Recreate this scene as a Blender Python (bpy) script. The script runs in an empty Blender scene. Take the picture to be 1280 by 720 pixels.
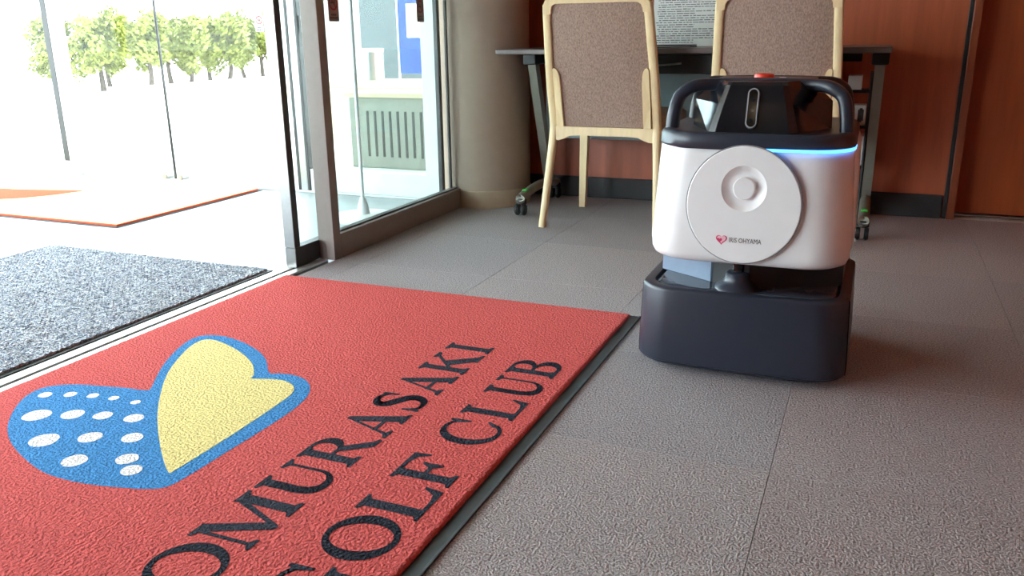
import bpy, bmesh, math, random
from mathutils import Matrix, Vector
random.seed(7)
PI = math.pi
scene = bpy.context.scene
COL = scene.collection

# ------------------------------------------------------------------ camera
cam_d = bpy.data.cameras.new('camera'); cam = bpy.data.objects.new('camera', cam_d); COL.objects.link(cam)
cam_d.sensor_width = 36.0; cam_d.lens = 29.715; cam_d.clip_start = 0.05; cam_d.clip_end = 300
_r = Vector((0.92162, 0.38788, -0.01322)); _d = Vector((0.09964, -0.26939, -0.95786)); _f = Vector((-0.37510, 0.88146, -0.28693))
M = Matrix.Identity(4)
for i in range(3):
    M[i][0] = _r[i]; M[i][1] = -_d[i]; M[i][2] = -_f[i]
M[2][3] = 0.76
cam.matrix_world = M
scene.camera = cam

# ------------------------------------------------------------------ world, sun, exposure
w = bpy.data.worlds.new('world'); scene.world = w; w.use_nodes = True
bg = w.node_tree.nodes['Background']; bg.inputs[0].default_value = (0.83, 0.925, 1.0, 1); bg.inputs[1].default_value = 6.0
sun_d = bpy.data.lights.new('sun', 'SUN'); sun_d.energy = 4.0; sun_d.angle = 0.02; sun_d.color = (1, 0.95, 0.86)
sun = bpy.data.objects.new('sun', sun_d); COL.objects.link(sun)
sun.rotation_euler = (Vector((-0.10, -0.50, -0.95))).to_track_quat('-Z', 'Y').to_euler()
scene.view_settings.view_transform = 'Standard'
scene.view_settings.look = 'None'
scene.view_settings.gamma = 1
scene.view_settings.use_curve_mapping = False
scene.view_settings.exposure = 1.12
cy = scene.cycles
cy.max_bounces = 10; cy.diffuse_bounces = 6; cy.glossy_bounces = 4; cy.transparent_max_bounces = 16; cy.transmission_bounces = 6
cy.caustics_reflective = False; cy.caustics_refractive = False
cy.sample_clamp_indirect = 6.0
cy.use_denoising = True

# ------------------------------------------------------------------ materials
def s2l(c):
    return tuple(((v / 255) / 12.92 if v / 255 <= .04045 else ((v / 255 + .055) / 1.055) ** 2.4) for v in c)
MATS = {}
def mat(name, rgb, rough=.5, metal=0., spec=.5, noise=None, bump=None, coat=0., stretch=None, objcol=False):
    """noise=(scale, amount[, detail]) value variation; bump=(scale, strength, distance)"""
    if name in MATS: return MATS[name]
    m = bpy.data.materials.new(name); m.use_nodes = True; nt = m.node_tree; N = nt.nodes; L = nt.links
    b = N['Principled BSDF']; c = s2l(rgb)
    b.inputs['Base Color'].default_value = (*c, 1); b.inputs['Roughness'].default_value = rough
    b.inputs['Metallic'].default_value = metal; b.inputs['Specular IOR Level'].default_value = spec
    b.inputs['Coat Weight'].default_value = coat
    tc = N.new('ShaderNodeTexCoord'); vec = tc.outputs['Object']
    if stretch:
        mp = N.new('ShaderNodeMapping'); mp.inputs['Scale'].default_value = stretch; L.new(vec, mp.inputs['Vector']); vec = mp.outputs['Vector']
    cur = None
    if objcol:
        oi = N.new('ShaderNodeObjectInfo'); mx = N.new('ShaderNodeMix'); mx.data_type = 'RGBA'; mx.blend_type = 'MULTIPLY'; mx.inputs[0].default_value = 1
        mx.inputs[6].default_value = (*c, 1); L.new(oi.outputs['Color'], mx.inputs[7]); cur = mx.outputs[2]
    if noise:
        n = N.new('ShaderNodeTexNoise'); n.inputs['Scale'].default_value = noise[0]; n.inputs['Detail'].default_value = noise[2] if len(noise) > 2 else 3
        L.new(vec, n.inputs['Vector'])
        r = N.new('ShaderNodeMapRange'); r.inputs[1].default_value = .3; r.inputs[2].default_value = .7
        r.inputs[3].default_value = 1 - noise[1]; r.inputs[4].default_value = 1 + noise[1]; L.new(n.outputs['Fac'], r.inputs[0])
        mx = N.new('ShaderNodeVectorMath'); mx.operation = 'MULTIPLY'
        if cur: L.new(cur, mx.inputs[0])
        else: mx.inputs[0].default_value = c
        L.new(r.outputs[0], mx.inputs[1]); cur = mx.outputs[0]
    if cur: L.new(cur, b.inputs['Base Color'])
    if bump:
        n = N.new('ShaderNodeTexNoise'); n.inputs['Scale'].default_value = bump[0]; n.inputs['Detail'].default_value = 2
        L.new(vec, n.inputs['Vector'])
        bp = N.new('ShaderNodeBump'); bp.inputs['Strength'].default_value = bump[1]; bp.inputs['Distance'].default_value = bump[2]
        L.new(n.outputs['Fac'], bp.inputs['Height']); L.new(bp.outputs[0], b.inputs['Normal'])
    MATS[name] = m
    return m
def emat(name, rgb, strength):
    m = bpy.data.materials.new(name); m.use_nodes = True
    b = m.node_tree.nodes['Principled BSDF']; c = s2l(rgb)
    b.inputs['Base Color'].default_value = (*c, 1); b.inputs['Emission Color'].default_value = (*c, 1); b.inputs['Emission Strength'].default_value = strength
    MATS[name] = m; return m
def glassmat(name, tint=(.94, .975, .97), ior=1.35):
    m = bpy.data.materials.new(name); m.use_nodes = True; nt = m.node_tree; N = nt.nodes; L = nt.links
    N.remove(N['Principled BSDF']); out = N['Material Output']
    t = N.new('ShaderNodeBsdfTransparent'); t.inputs[0].default_value = (*tint, 1)
    g = N.new('ShaderNodeBsdfGlossy'); g.inputs['Roughness'].default_value = 0.0
    lw = N.new('ShaderNodeLayerWeight'); lw.inputs[0].default_value = .5
    pw = N.new('ShaderNodeMath'); pw.operation = 'POWER'; pw.inputs[1].default_value = 5; L.new(lw.outputs['Facing'], pw.inputs[0])
    f = N.new('ShaderNodeMath'); f.operation = 'MULTIPLY_ADD'; f.inputs[1].default_value = .9; f.inputs[2].default_value = .012; L.new(pw.outputs[0], f.inputs[0])
    x = N.new('ShaderNodeMixShader'); L.new(f.outputs[0], x.inputs[0]); L.new(t.outputs[0], x.inputs[1]); L.new(g.outputs[0], x.inputs[2]); L.new(x.outputs[0], out.inputs[0])
    MATS[name] = m; return m

glass = glassmat('glass')
carpet = mat('carpet', (171, 164, 166), .95, spec=.1, noise=(250, .5, 4), bump=(250, 1.0, .006), objcol=True)
red_pile = mat('red_pile', (213, 94, 91), .95, spec=.1, noise=(170, 0.16, 5), bump=(180, 1.0, .007))
blue_pile = mat('blue_pile', (70, 142, 204), .95, spec=.1, noise=(150, 0.22, 5), bump=(180, 1.0, .007))
yellow_pile = mat('yellow_pile', (244, 226, 152), .95, spec=.1, noise=(150, 0.12, 5), bump=(180, 1.0, .007))
white_pile = mat('white_pile', (244, 242, 240), .95, spec=.1, noise=(150, 0.07, 5), bump=(180, 1.0, .007))
black_pile = mat('black_pile', (48, 52, 64), .95, spec=.1, noise=(150, 0.3, 5), bump=(180, 1.0, .007))
rubber = mat('rubber', (62, 70, 74), .55, noise=(40, .1))
rubber_dark = mat('rubber_dark', (34, 36, 40), .6, noise=(40, .1))
alu = mat('aluminium', (196, 196, 194), .42, metal=.65, noise=(60, .05))
alu_matte = mat('bronze_aluminium', (140, 128, 122), .5, metal=.35, noise=(40, .04))
alu_white = mat('white_frame', (226, 230, 230), .45, noise=(30, .03))
steel = mat('stainless_steel', (170, 170, 168), .28, metal=.9, noise=(60, .05))
steel_dark = mat('dark_steel', (66, 66, 66), .4, metal=.6, noise=(50, .06))
groove_m = mat('groove_dark', (84, 82, 80), .6, noise=(50, .1))
wood_wall = mat('wall_wood', (166, 84, 54), .42, noise=(5, .13, 6), stretch=(9, 9, .6))
wood_door = mat('door_wood', (150, 70, 33), .38, noise=(5, .12, 6), stretch=(9, 9, .6))
wood_trim = mat('trim_wood', (128, 62, 34), .4, noise=(5, .12, 6), stretch=(9, 9, .6))
skirt_m = mat('skirting_black', (44, 44, 46), .6, noise=(20, .08))
column_m = mat('column_plaster', (158, 138, 122), .7, noise=(25, .03))
plaster = mat('white_plaster', (225, 222, 216), .8, noise=(20, .03))
ceil_m = mat('ceiling_white', (186, 176, 164), .8, noise=(20, .02))
vest_m = mat('stone_floor', (160, 168, 170), .38, noise=(7, .05, 5))
ground_m = mat('pale_paving', (216, 214, 208), .9, noise=(2, .05, 6))
white_pl = mat('white_plastic', (238, 236, 236), .32, noise=(30, .012), coat=.15)
slate_pl = mat('slate_plastic', (38, 43, 57), .36, spec=.6, noise=(60, .05), bump=(900, .12, .0004))
slate_lt = mat('slate_satin', (66, 74, 88), .25, noise=(60, .04))
tower_pl = mat('tower_black', (22, 24, 30), .16, noise=(60, .06))
black_pl = mat('black_plastic', (24, 25, 28), .36, noise=(60, .08))
black_gl = mat('black_gloss', (10, 10, 12), .08, noise=(60, .05))
grey_ring = mat('ring_grey', (176, 178, 182), .35, metal=.3, noise=(60, .03))
seam_m = mat('seam_grey', (140, 138, 140), .5, noise=(60, .03))
red_btn = mat('red_button', (226, 62, 40), .35, noise=(60, .04))
led_m = emat('led_blue', (70, 150, 255), 2.2)
lens_m = mat('lens', (40, 42, 50), .05, metal=.4, noise=(60, .05))
logo_pink = mat('logo_pink', (206, 52, 96), .5, noise=(200, .05))
logo_lite = mat('logo_light_pink', (240, 190, 205), .5, noise=(200, .04))
logo_txt = mat('logo_grey', (60, 60, 64), .5, noise=(200, .05))
beech = mat('beech_wood', (226, 200, 156), .42, noise=(6, .06, 5), stretch=(12, 12, 1))
fabric = mat('chair_fabric', (160, 134, 121), .9, spec=.15, noise=(150, .30, 5), bump=(260, .8, .004), stretch=(1.6, 1, .8))
desk_top = mat('desk_laminate', (92, 80, 76), .4, noise=(30, .06))
desk_blk = mat('desk_black', (26, 26, 28), .5, noise=(30, .1))
desk_grey = mat('modesty_grey', (132, 140, 142), .55, noise=(30, .04))
desk_alu = mat('desk_leg_metal', (140, 136, 126), .42, metal=.5, noise=(40, .05))
wheel_m = mat('caster_black', (30, 32, 34), .5, noise=(60, .1))
green_m = mat('caster_green', (40, 190, 60), .4, noise=(60, .05))
paper_m = mat('paper', (232, 230, 226), .8, noise=(20, .02))
ink_m = mat('ink', (120, 120, 124), .8, noise=(90, .3))
leaf_m = mat('leaf_green', (116, 122, 48), .7, noise=(4, .4, 3))
bark_m = mat('bark', (70, 60, 52), .9, noise=(12, .25))
bench_m = mat('bench_grey', (150, 148, 138), .7, noise=(10, .06))
slot_m = mat('slot_dark', (70, 70, 66), .7, noise=(10, .06))
bwood = mat('bench_wood', (206, 190, 160), .6, noise=(8, .06))
blue_m = mat('banner_blue', (18, 58, 150), .6, noise=(10, .05))
tilewall_m = mat('grey_wall', (62, 66, 68), .6, noise=(5, .05))
mat_yel = mat('pale_yellow_pile', (236, 214, 160), .95, spec=.1, noise=(120, .1), bump=(150, 1, .006))
mat_red2 = mat('orange_red_pile', (222, 96, 66), .95, spec=.1, noise=(120, .1), bump=(150, 1, .006))

def scraper_material():
    m = bpy.data.materials.new('scraper_pile'); m.use_nodes = True; nt = m.node_tree; N = nt.nodes; L = nt.links
    b = N['Principled BSDF']; b.inputs['Roughness'].default_value = .9; b.inputs['Specular IOR Level'].default_value = .15
    tc = N.new('ShaderNodeTexCoord')
    mp = N.new('ShaderNodeMapping'); mp.inputs['Rotation'].default_value = (0, 0, PI / 4); L.new(tc.outputs['Object'], mp.inputs['Vector'])
    v = N.new('ShaderNodeTexVoronoi'); v.inputs['Scale'].default_value = 95; v.inputs['Randomness'].default_value = .55; L.new(mp.outputs[0], v.inputs['Vector'])
    n = N.new('ShaderNodeTexNoise'); n.inputs['Scale'].default_value = 260; n.inputs['Detail'].default_value = 3; L.new(tc.outputs['Object'], n.inputs['Vector'])
    mth = N.new('ShaderNodeMath'); mth.operation = 'MULTIPLY_ADD'; mth.inputs[1].default_value = 1.3; L.new(n.outputs['Fac'], mth.inputs[0]); 
    inv = N.new('ShaderNodeMath'); inv.operation = 'MULTIPLY'; inv.inputs[1].default_value = -.55; L.new(v.outputs['Distance'], inv.inputs[0]); L.new(inv.outputs[0], mth.inputs[2])
    r = N.new('ShaderNodeValToRGB'); e = r.color_ramp.elements
    e[0].position = .22; e[0].color = (*s2l((100, 114, 138)), 1); e[1].position = .62; e[1].color = (*s2l((250, 252, 254)), 1)
    k = r.color_ramp.elements.new(.40); k.color = (*s2l((212, 222, 232)), 1)
    L.new(mth.outputs[0], r.inputs[0]); L.new(r.outputs[0], b.inputs['Base Color'])
    bp = N.new('ShaderNodeBump'); bp.inputs['Strength'].default_value = 1; bp.inputs['Distance'].default_value = .006
    L.new(mth.outputs[0], bp.inputs['Height']); L.new(bp.outputs[0], b.inputs['Normal'])
    return m
scraper_m = scraper_material()

# ------------------------------------------------------------------ mesh helpers
class B:
    def __init__(self): self.bm = bmesh.new()
    def box(self, x0, x1, y0, y1, z0, z1, bev=0., seg=2, rot=None):
        t = bmesh.new(); bmesh.ops.create_cube(t, size=1)
        for v in t.verts:
            v.co = Vector((x0 + (v.co.x + .5) * (x1 - x0), y0 + (v.co.y + .5) * (y1 - y0), z0 + (v.co.z + .5) * (z1 - z0)))
        if bev: bmesh.ops.bevel(t, geom=t.edges[:], offset=bev, segments=seg, affect='EDGES', profile=.5)
        return self.merge(t, rot)
    def merge(self, t, rot=None):
        if rot is not None: bmesh.ops.transform(t, matrix=rot, verts=t.verts[:])
        me = bpy.data.meshes.new('tmp'); t.to_mesh(me); t.free(); self.bm.from_mesh(me); bpy.data.meshes.remove(me); return self
    def cyl(self, p0, p1, r0, r1=None, n=20, bev=0.):
        r1 = r0 if r1 is None else r1; p0 = Vector(p0); p1 = Vector(p1); d = p1 - p0
        t = bmesh.new(); bmesh.ops.create_cone(t, cap_ends=True, segments=n, radius1=r0, radius2=r1, depth=d.length)
        if bev: bmesh.ops.bevel(t, geom=[e for e in t.edges if len(e.link_faces) == 2 and any(len(f.verts) > 4 for f in e.link_faces)], offset=bev, segments=2, affect='EDGES')
        q = d.to_track_quat('Z', 'Y').to_matrix().to_4x4()
        return self.merge(t, Matrix.Translation((p0 + p1) / 2) @ q)
    def loft(self, rings, cap0=True, cap1=True, closed=True):
        vs = [[self.bm.verts.new(p) for p in r] for r in rings]; n = len(rings[0])
        for a, b in zip(vs, vs[1:]):
            for i in range(n if closed else n - 1):
                j = (i + 1) % n
                try: self.bm.faces.new((a[i], a[j], b[j], b[i]))
                except ValueError: pass
        if cap0: self.bm.faces.new(list(reversed(vs[0])))
        if cap1: self.bm.faces.new(vs[-1])
        return self
    def prism(self, pts, f0, f1):
        """closed polygon pts (2d) -> f0(p), f1(p) give the two 3d ends"""
        return self.loft([[f0(p) for p in pts], [f1(p) for p in pts]])
    def sweep(self, path, sect, up=(0, 0, 1), cap=True):
        """sect(i) -> list of (a,b) offsets along side/up axes"""
        rings = []; P = [Vector(p) for p in path]
        for i, p in enumerate(P):
            t = (P[min(i + 1, len(P) - 1)] - P[max(i - 1, 0)]).normalized(); s = t.cross(Vector(up)).normalized(); u = s.cross(t)
            rings.append([p + s * a + u * b for a, b in sect(i)])
        return self.loft(rings, cap, cap)
    def tube(self, path, r, n=10, up=(0, 0, 1)):
        rr = (lambda i: r) if not callable(r) else r
        return self.sweep(path, lambda i: [(rr(i) * math.cos(2 * PI * k / n), rr(i) * math.sin(2 * PI * k / n)) for k in range(n)], up)
    def obj(self, name, m, parent=None, smooth=None, loc=None):
        bm = self.bm
        bmesh.ops.recalc_face_normals(bm, faces=bm.faces[:])
        me = bpy.data.meshes.new(name); bm.to_mesh(me); bm.free()
        if smooth is not None:
            for p in me.polygons: p.use_smooth = True
            me.set_sharp_from_angle(angle=math.radians(smooth))
        me.materials.append(m)
        o = bpy.data.objects.new(name, me); COL.objects.link(o)
        if parent: o.parent = parent
        if loc: o.location = loc
        return o
def struct(o): o['kind'] = 'structure'; return o
def tag(o, label, cat, group=None, kind=None):
    o['label'] = label; o['category'] = cat
    if group: o['group'] = group
    if kind: o['kind'] = kind
    return o
def empty(name, loc=(0, 0, 0), rz=0):
    o = bpy.data.objects.new(name, None); COL.objects.link(o); o.location = loc; o.rotation_euler = (0, 0, rz); o.empty_display_size = .1; return o
def dup(o, parent=None):
    c = o.copy(); COL.objects.link(c); c.parent = parent
    for k in list(o.children): dup(k, c)
    return c
def smoothpts(pts, k=4):
    """closed Catmull-Rom"""
    out = []; n = len(pts)
    for i in range(n):
        p0, p1, p2, p3 = (pts[(i + j - 1) % n] for j in range(4))
        for s in range(k):
            t = s / k
            out.append(tuple(.5 * ((2 * b) + (-a + c) * t + (2 * a - 5 * b + 4 * c - d) * t * t + (-a + 3 * b - 3 * c + d) * t ** 3) for a, b, c, d in zip(p0, p1, p2, p3)))
    return out
def openspline(pts, k=5):
    out = []; n = len(pts)
    for i in range(n - 1):
        p0, p1, p2, p3 = pts[max(i - 1, 0)], pts[i], pts[i + 1], pts[min(i + 2, n - 1)]
        for s in range(k):
            t = s / k
            out.append(tuple(.5 * ((2 * b) + (-a + c) * t + (2 * a - 5 * b + 4 * c - d) * t * t + (-a + 3 * b - 3 * c + d) * t ** 3) for a, b, c, d in zip(p0, p1, p2, p3)))
    out.append(tuple(pts[-1])); return out

# ------------------------------------------------------------------ the room shell
XL, XR, YB, YF, ZC = -1.72, 1.70, 3.90, -3.40, 2.60
floor = struct(B().box(XL, XR, YF, YB + .25, -.15, -.007).obj('floor', skirt_m))
xs = [XL] + [-.11 + .5 * k for k in range(-3, 8) if XL < -.11 + .5 * k < XR] + [XR]
ys = [YF] + [2.43 + .5 * k for k in range(-12, 3) if YF < 2.43 + .5 * k < YB] + [YB]
tile_cache = {}
tones = [(1, 1, 1), (.93, .92, .92), (1.05, 1.02, 1.0), (.97, .97, .98)]
for i in range(len(xs) - 1):
    for j in range(len(ys) - 1):
        a, b = round(xs[i + 1] - xs[i], 4), round(ys[j + 1] - ys[j], 4)
        if (a, b) not in tile_cache:
            o = B().box(-a / 2 + .0004, a / 2 - .0004, -b / 2 + .0004, b / 2 - .0004, -.007, 0, .0008, 1).obj('carpet_tile', carpet, floor); tile_cache[(a, b)] = o.data
        else:
            o = bpy.data.objects.new('carpet_tile', tile_cache[(a, b)]); COL.objects.link(o); o.parent = floor
        o.location = ((xs[i] + xs[i + 1]) / 2, (ys[j] + ys[j + 1]) / 2, 0)
        t = tones[(i * 7 + j * 5 + (i * j) % 3) % 4]
        if xs[i] > -.2: t = (t[0] * 1.06, t[1] * 1.0, t[2] * .97)
        o.color = (*t, 1)
DX0, DX1 = .345, 1.25      # the brown door in the back wall
b = B().box(-1.75, DX0 - .03, YB, YB + .16, -.05, ZC); b.box(DX1, XR + .1, YB, YB + .16, -.05, ZC); b.box(DX0 - .03, DX1, YB, YB + .16, 2.1, ZC)
wall_back = struct(b.obj('wall_back', wood_wall))
# vertical panel reveals of the wood wall
for px in (-1.2, -.28):
    pass
struct(B().box(-1.70, DX0 - .05, YB - .012, YB, 0, .098, .003).obj('baseboard_back', skirt_m))
struct(B().box(DX0 - .1, XR + .12, YB + .17, YB + .25, -.05, ZC).obj('wall_light_block', skirt_m))  # added backing panel, keeps outside light from leaking under the door
d1 = struct(empty('door_1', (DX0, YB, 0)))
B().box(-.045, -.030, -.012, .05, 0, 2.12, .002).obj('shadow_gap', desk_blk, d1)
B().box(-.030, 0, -.02, .10, 0, 2.12, .003).obj('door_frame', wood_trim, d1)
B().box(.0, DX1 - DX0, .085, .125, .012, 2.1, .003).obj('door_leaf', wood_door, d1)
B().box(.0, DX1 - DX0, .07, .14, 0, .008, .002).obj('threshold_strip', steel, d1)
struct(B().box(XR, XR + .12, YF, YB + .2, -.05, ZC).obj('wall_right', wood_wall))
struct(B().box(XL - .1, XR + .12, YF - .15, YF, -.05, ZC).obj('wall_front', wood_wall))
struct(B().box(-5.75, XR + .12, YF - .15, YB + .16, ZC, ZC + .15).obj('ceiling', ceil_m))

# round plaster column at the end of the glass wall, and wall stub behind it
CX, CY, CR = -1.679, 3.65, .21
def ring(cx, cy, r, z, n=48): return [(cx + r * math.cos(2 * PI * k / n), cy + r * math.sin(2 * PI * k / n), z) for k in range(n)]
colm = struct(B().loft([ring(CX, CY, CR, 0), ring(CX, CY, CR, ZC)]).obj('wall_column', column_m, smooth=40))
B().loft([ring(CX, CY, CR + .004, 0), ring(CX, CY, CR + .004, .078), ring(CX, CY, CR, .082)]).obj('column_base', mat('column_base', (176, 156, 132), .6, noise=(30, .04)), colm, smooth=40)
struct(B().box(-1.76, -1.70, 3.80, 4.06, 0, ZC).obj('wall_left', plaster))

# ------------------------------------------------------------------ inner glass screen (fixed panel) along the lobby
w1 = struct(empty('window_1', (-1.745, 2.43, 0)))
B().box(-.035, .03, 0, .045, 0, 2.2, .002).obj('post', alu_matte, w1)
B().box(-.03, .03, .045, 1.03, 0, .088, .003).obj('sill_rail', alu_matte, w1)
B().box(-.006, .006, .045, 1.03, .094, 2.2).obj('pane', glass, w1)
B().box(-.012, .012, .045, 1.03, .088, .094).obj('glazing_gasket', groove_m, w1)
B().box(-.03, .035, 1.03, 1.115, 0, 2.2, .003).obj('post', alu_matte, w1)
B().box(.020, .036, 1.07, 1.118, 0, 2.2, .002).obj('jamb_trim', alu, w1)
B().box(-.04, .04, -2.5, 1.12, 2.2, ZC).obj('header', alu_matte, w1)
B().box(-.012, -.004, .985, 1.0, .094, 2.2).obj('glazing_bead', groove_m, w1)
# sliding leaf pushed open behind the fixed panel
d2 = struct(empty('door_2', (-1.795, 2.29, 0)))
B().box(-.018, .018, 0, .032, .072, 2.18, .002).obj('stile', steel_dark, d2)
B().box(-.02, .02, -.004, .0, .074, 2.18).obj('edge_strip', steel, d2)
B().box(-.019, .019, 0, 1.14, 0.004, .072, .002).obj('bottom_rail', steel_dark, d2)
o = B().cyl((0, -.004, .032), (0, .004, .032), .008, n=16).obj('rail_bolt', steel, d2)
B().box(-.020, .020, -.0035, .001, .004, .072).obj('rail_end_cap', steel, d2)
B().box(-.005, .005, .032, 1.115, .072, 2.18).obj('pane', glass, d2)
B().box(-.010, .010, 1.115, 1.140, .072, 2.18, .002).obj('stile', steel_dark, d2)
# unseen solid wall near the open doorway, put in to cut fill light
b = B().box(-1.80, XL, YF - .15, -.62, -.05, ZC); b.box(-1.80, XL, -.62, -.07, 2.2, ZC); struct(b.obj('wall_left_near', wood_wall))
w4 = struct(empty('window_4', (-1.745, -.6, 0)))
for y in (-.02, .50): B().box(-.035, .03, y, y + .045, 0, 2.2, .002).obj('post', alu_matte, w4)
B().box(-.006, .006, .025, .50, .09, 2.2).obj('pane', glass, w4)
B().box(-.03, .03, .025, .50, 0, .09, .003).obj('sill_rail', alu_matte, w4)

# floor track of the sliding door
t1 = struct(empty('trim_1', (-1.785, 1.2, 0)))
B().box(-.042, .04, -1.6, 1.23, -.12, -.004).obj('track_bed', groove_m, t1)
B().box(-.040, -.006, -1.6, 1.23, -.004, .003, .001, 1).obj('track_rail', alu, t1)
B().box(.008, .040, -1.6, 1.23, -.004, .003, .001, 1).obj('track_rail', alu, t1)

# ------------------------------------------------------------------ vestibule
struct(B().box(-5.75, -1.827, -3.5, 3.60, -.15, 0).obj('floor_vestibule', vest_m))
YO = 3.57
w2 = struct(empty('window_2', (0, YO, 0)))
def stile(x0, x1, m, n='stile', z0=.012, y0=-.03, y1=.03): B().box(x0, x1, y0, y1, z0, 2.3, .003).obj(n, m, w2)
B().box(-5.75, -4.336, -.025, .025, .012, .085, .003).obj('bottom_rail', alu_white, w2)
B().box(-2.614, -1.946, -.025, .025, .012, .122, .003).obj('bottom_rail', alu_white, w2)
B().box(-5.75, -1.90, -.03, .03, 0, .012, .002).obj('floor_track', alu, w2)
stile(-4.335, -4.292, steel_dark, z0=.09); stile(-4.291, -4.235, alu_white, z0=.09); B().box(-4.335, -4.235, -.027, .027, .012, .09, .003).obj('bottom_rail', alu_white, w2)
stile(-3.537, -3.529, steel_dark, 'meeting_edge', .02, -.008, .008)
stile(-2.690, -2.672, steel_dark); stile(-2.6715, -2.630, steel); stile(-2.6295, -2.615, steel_dark)
stile(-1.945, -1.87, alu_white)
for x0, x1 in ((-5.75, -4.335), (-4.235, -3.539), (-3.527, -2.685), (-2.615, -1.945)): B().box(x0, x1, -.005, .005, .012 if x0 > -4.3 and x0 < -2.7 else .085, 2.3).obj('pane', glass, w2)
B().box(-5.75, -1.87, -.04, .04, 2.3, ZC).obj('header', alu_white, w2)
for x in (-3.585, -3.475): B().cyl((x, -.03, .035), (x, .03, .035), .017, n=18, bev=.003).obj('pivot_knob', steel, w2)
B().cyl((-2.565, -.012, .533), (-2.565, .012, .533), .011, n=16, bev=.002).obj('lock', steel_dark, w2)
w5 = struct(empty('window_5', (-5.7, 0, 0)))
for y in (-3.4, -1.7, 0, 1.75, 3.5): B().box(-.03, .03, y, y + .06, 0, ZC, .003).obj('post', alu_white, w5)
for y in (-3.34, -1.64, .06, 1.81): B().box(-.005, .005, y, y + 1.64, .08, ZC).obj('pane', glass, w5)
B().box(-.03, .03, -3.4, 3.56, 0, .08, .003).obj('sill_rail', alu_white, w5)

# ------------------------------------------------------------------ outdoors
b = B().box(-60, 40, 3.605, 60, -.2, -.005); b.box(-60, -5.755, -40, 3.605, -.2, -.005)
b.box(-5.755, 40, -40, YF - .16, -.2, -.005)
struct(b.obj('ground', ground_m))

# ------------------------------------------------------------------ serif lettering (cap height 1)
def arcpts(cx, cy, rx, ry, a0, a1, n=14, tilt=0.):
    out = []
    for k in range(n + 1):
        a = math.radians(a0 + (a1 - a0) * k / n); x, y = rx * math.cos(a), ry * math.sin(a)
        out.append((cx + x * math.cos(tilt) - y * math.sin(tilt), cy + x * math.sin(tilt) + y * math.cos(tilt)))
    return out
def band(outer, inner): return ('band', outer, inner)
def poly(*p): return ('poly', list(p))
def rect(x0, x1, y0, y1): return poly((x0, y0), (x1, y0), (x1, y1), (x0, y1))
def serif(x0, x1, y, d, e=.075): return poly((x0 - e, y), (x1 + e, y), (x1 + e, y + .035 * d), (x1, y + .09 * d), (x0, y + .09 * d), (x0 - e, y + .035 * d))
def stroke(pts, k=5):
    P = openspline(pts, k); L, Rr = [], []
    for i, (x, y, wd) in enumerate(P):
        x0, y0, _ = P[max(i - 1, 0)]; x1, y1, _ = P[min(i + 1, len(P) - 1)]
        dx, dy = x1 - x0, y1 - y0; l = math.hypot(dx, dy) or 1
        L.append((x - dy / l * wd / 2, y + dx / l * wd / 2)); Rr.append((x + dy / l * wd / 2, y - dx / l * wd / 2))
    return band(L, Rr)
def ell(cx, cy, ro, ri, t=0., ti=0.): return band(arcpts(cx, cy, ro[0], ro[1], 0, 360, 40, t), arcpts(cx, cy, ri[0], ri[1], 0, 360, 40, ti))
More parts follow.
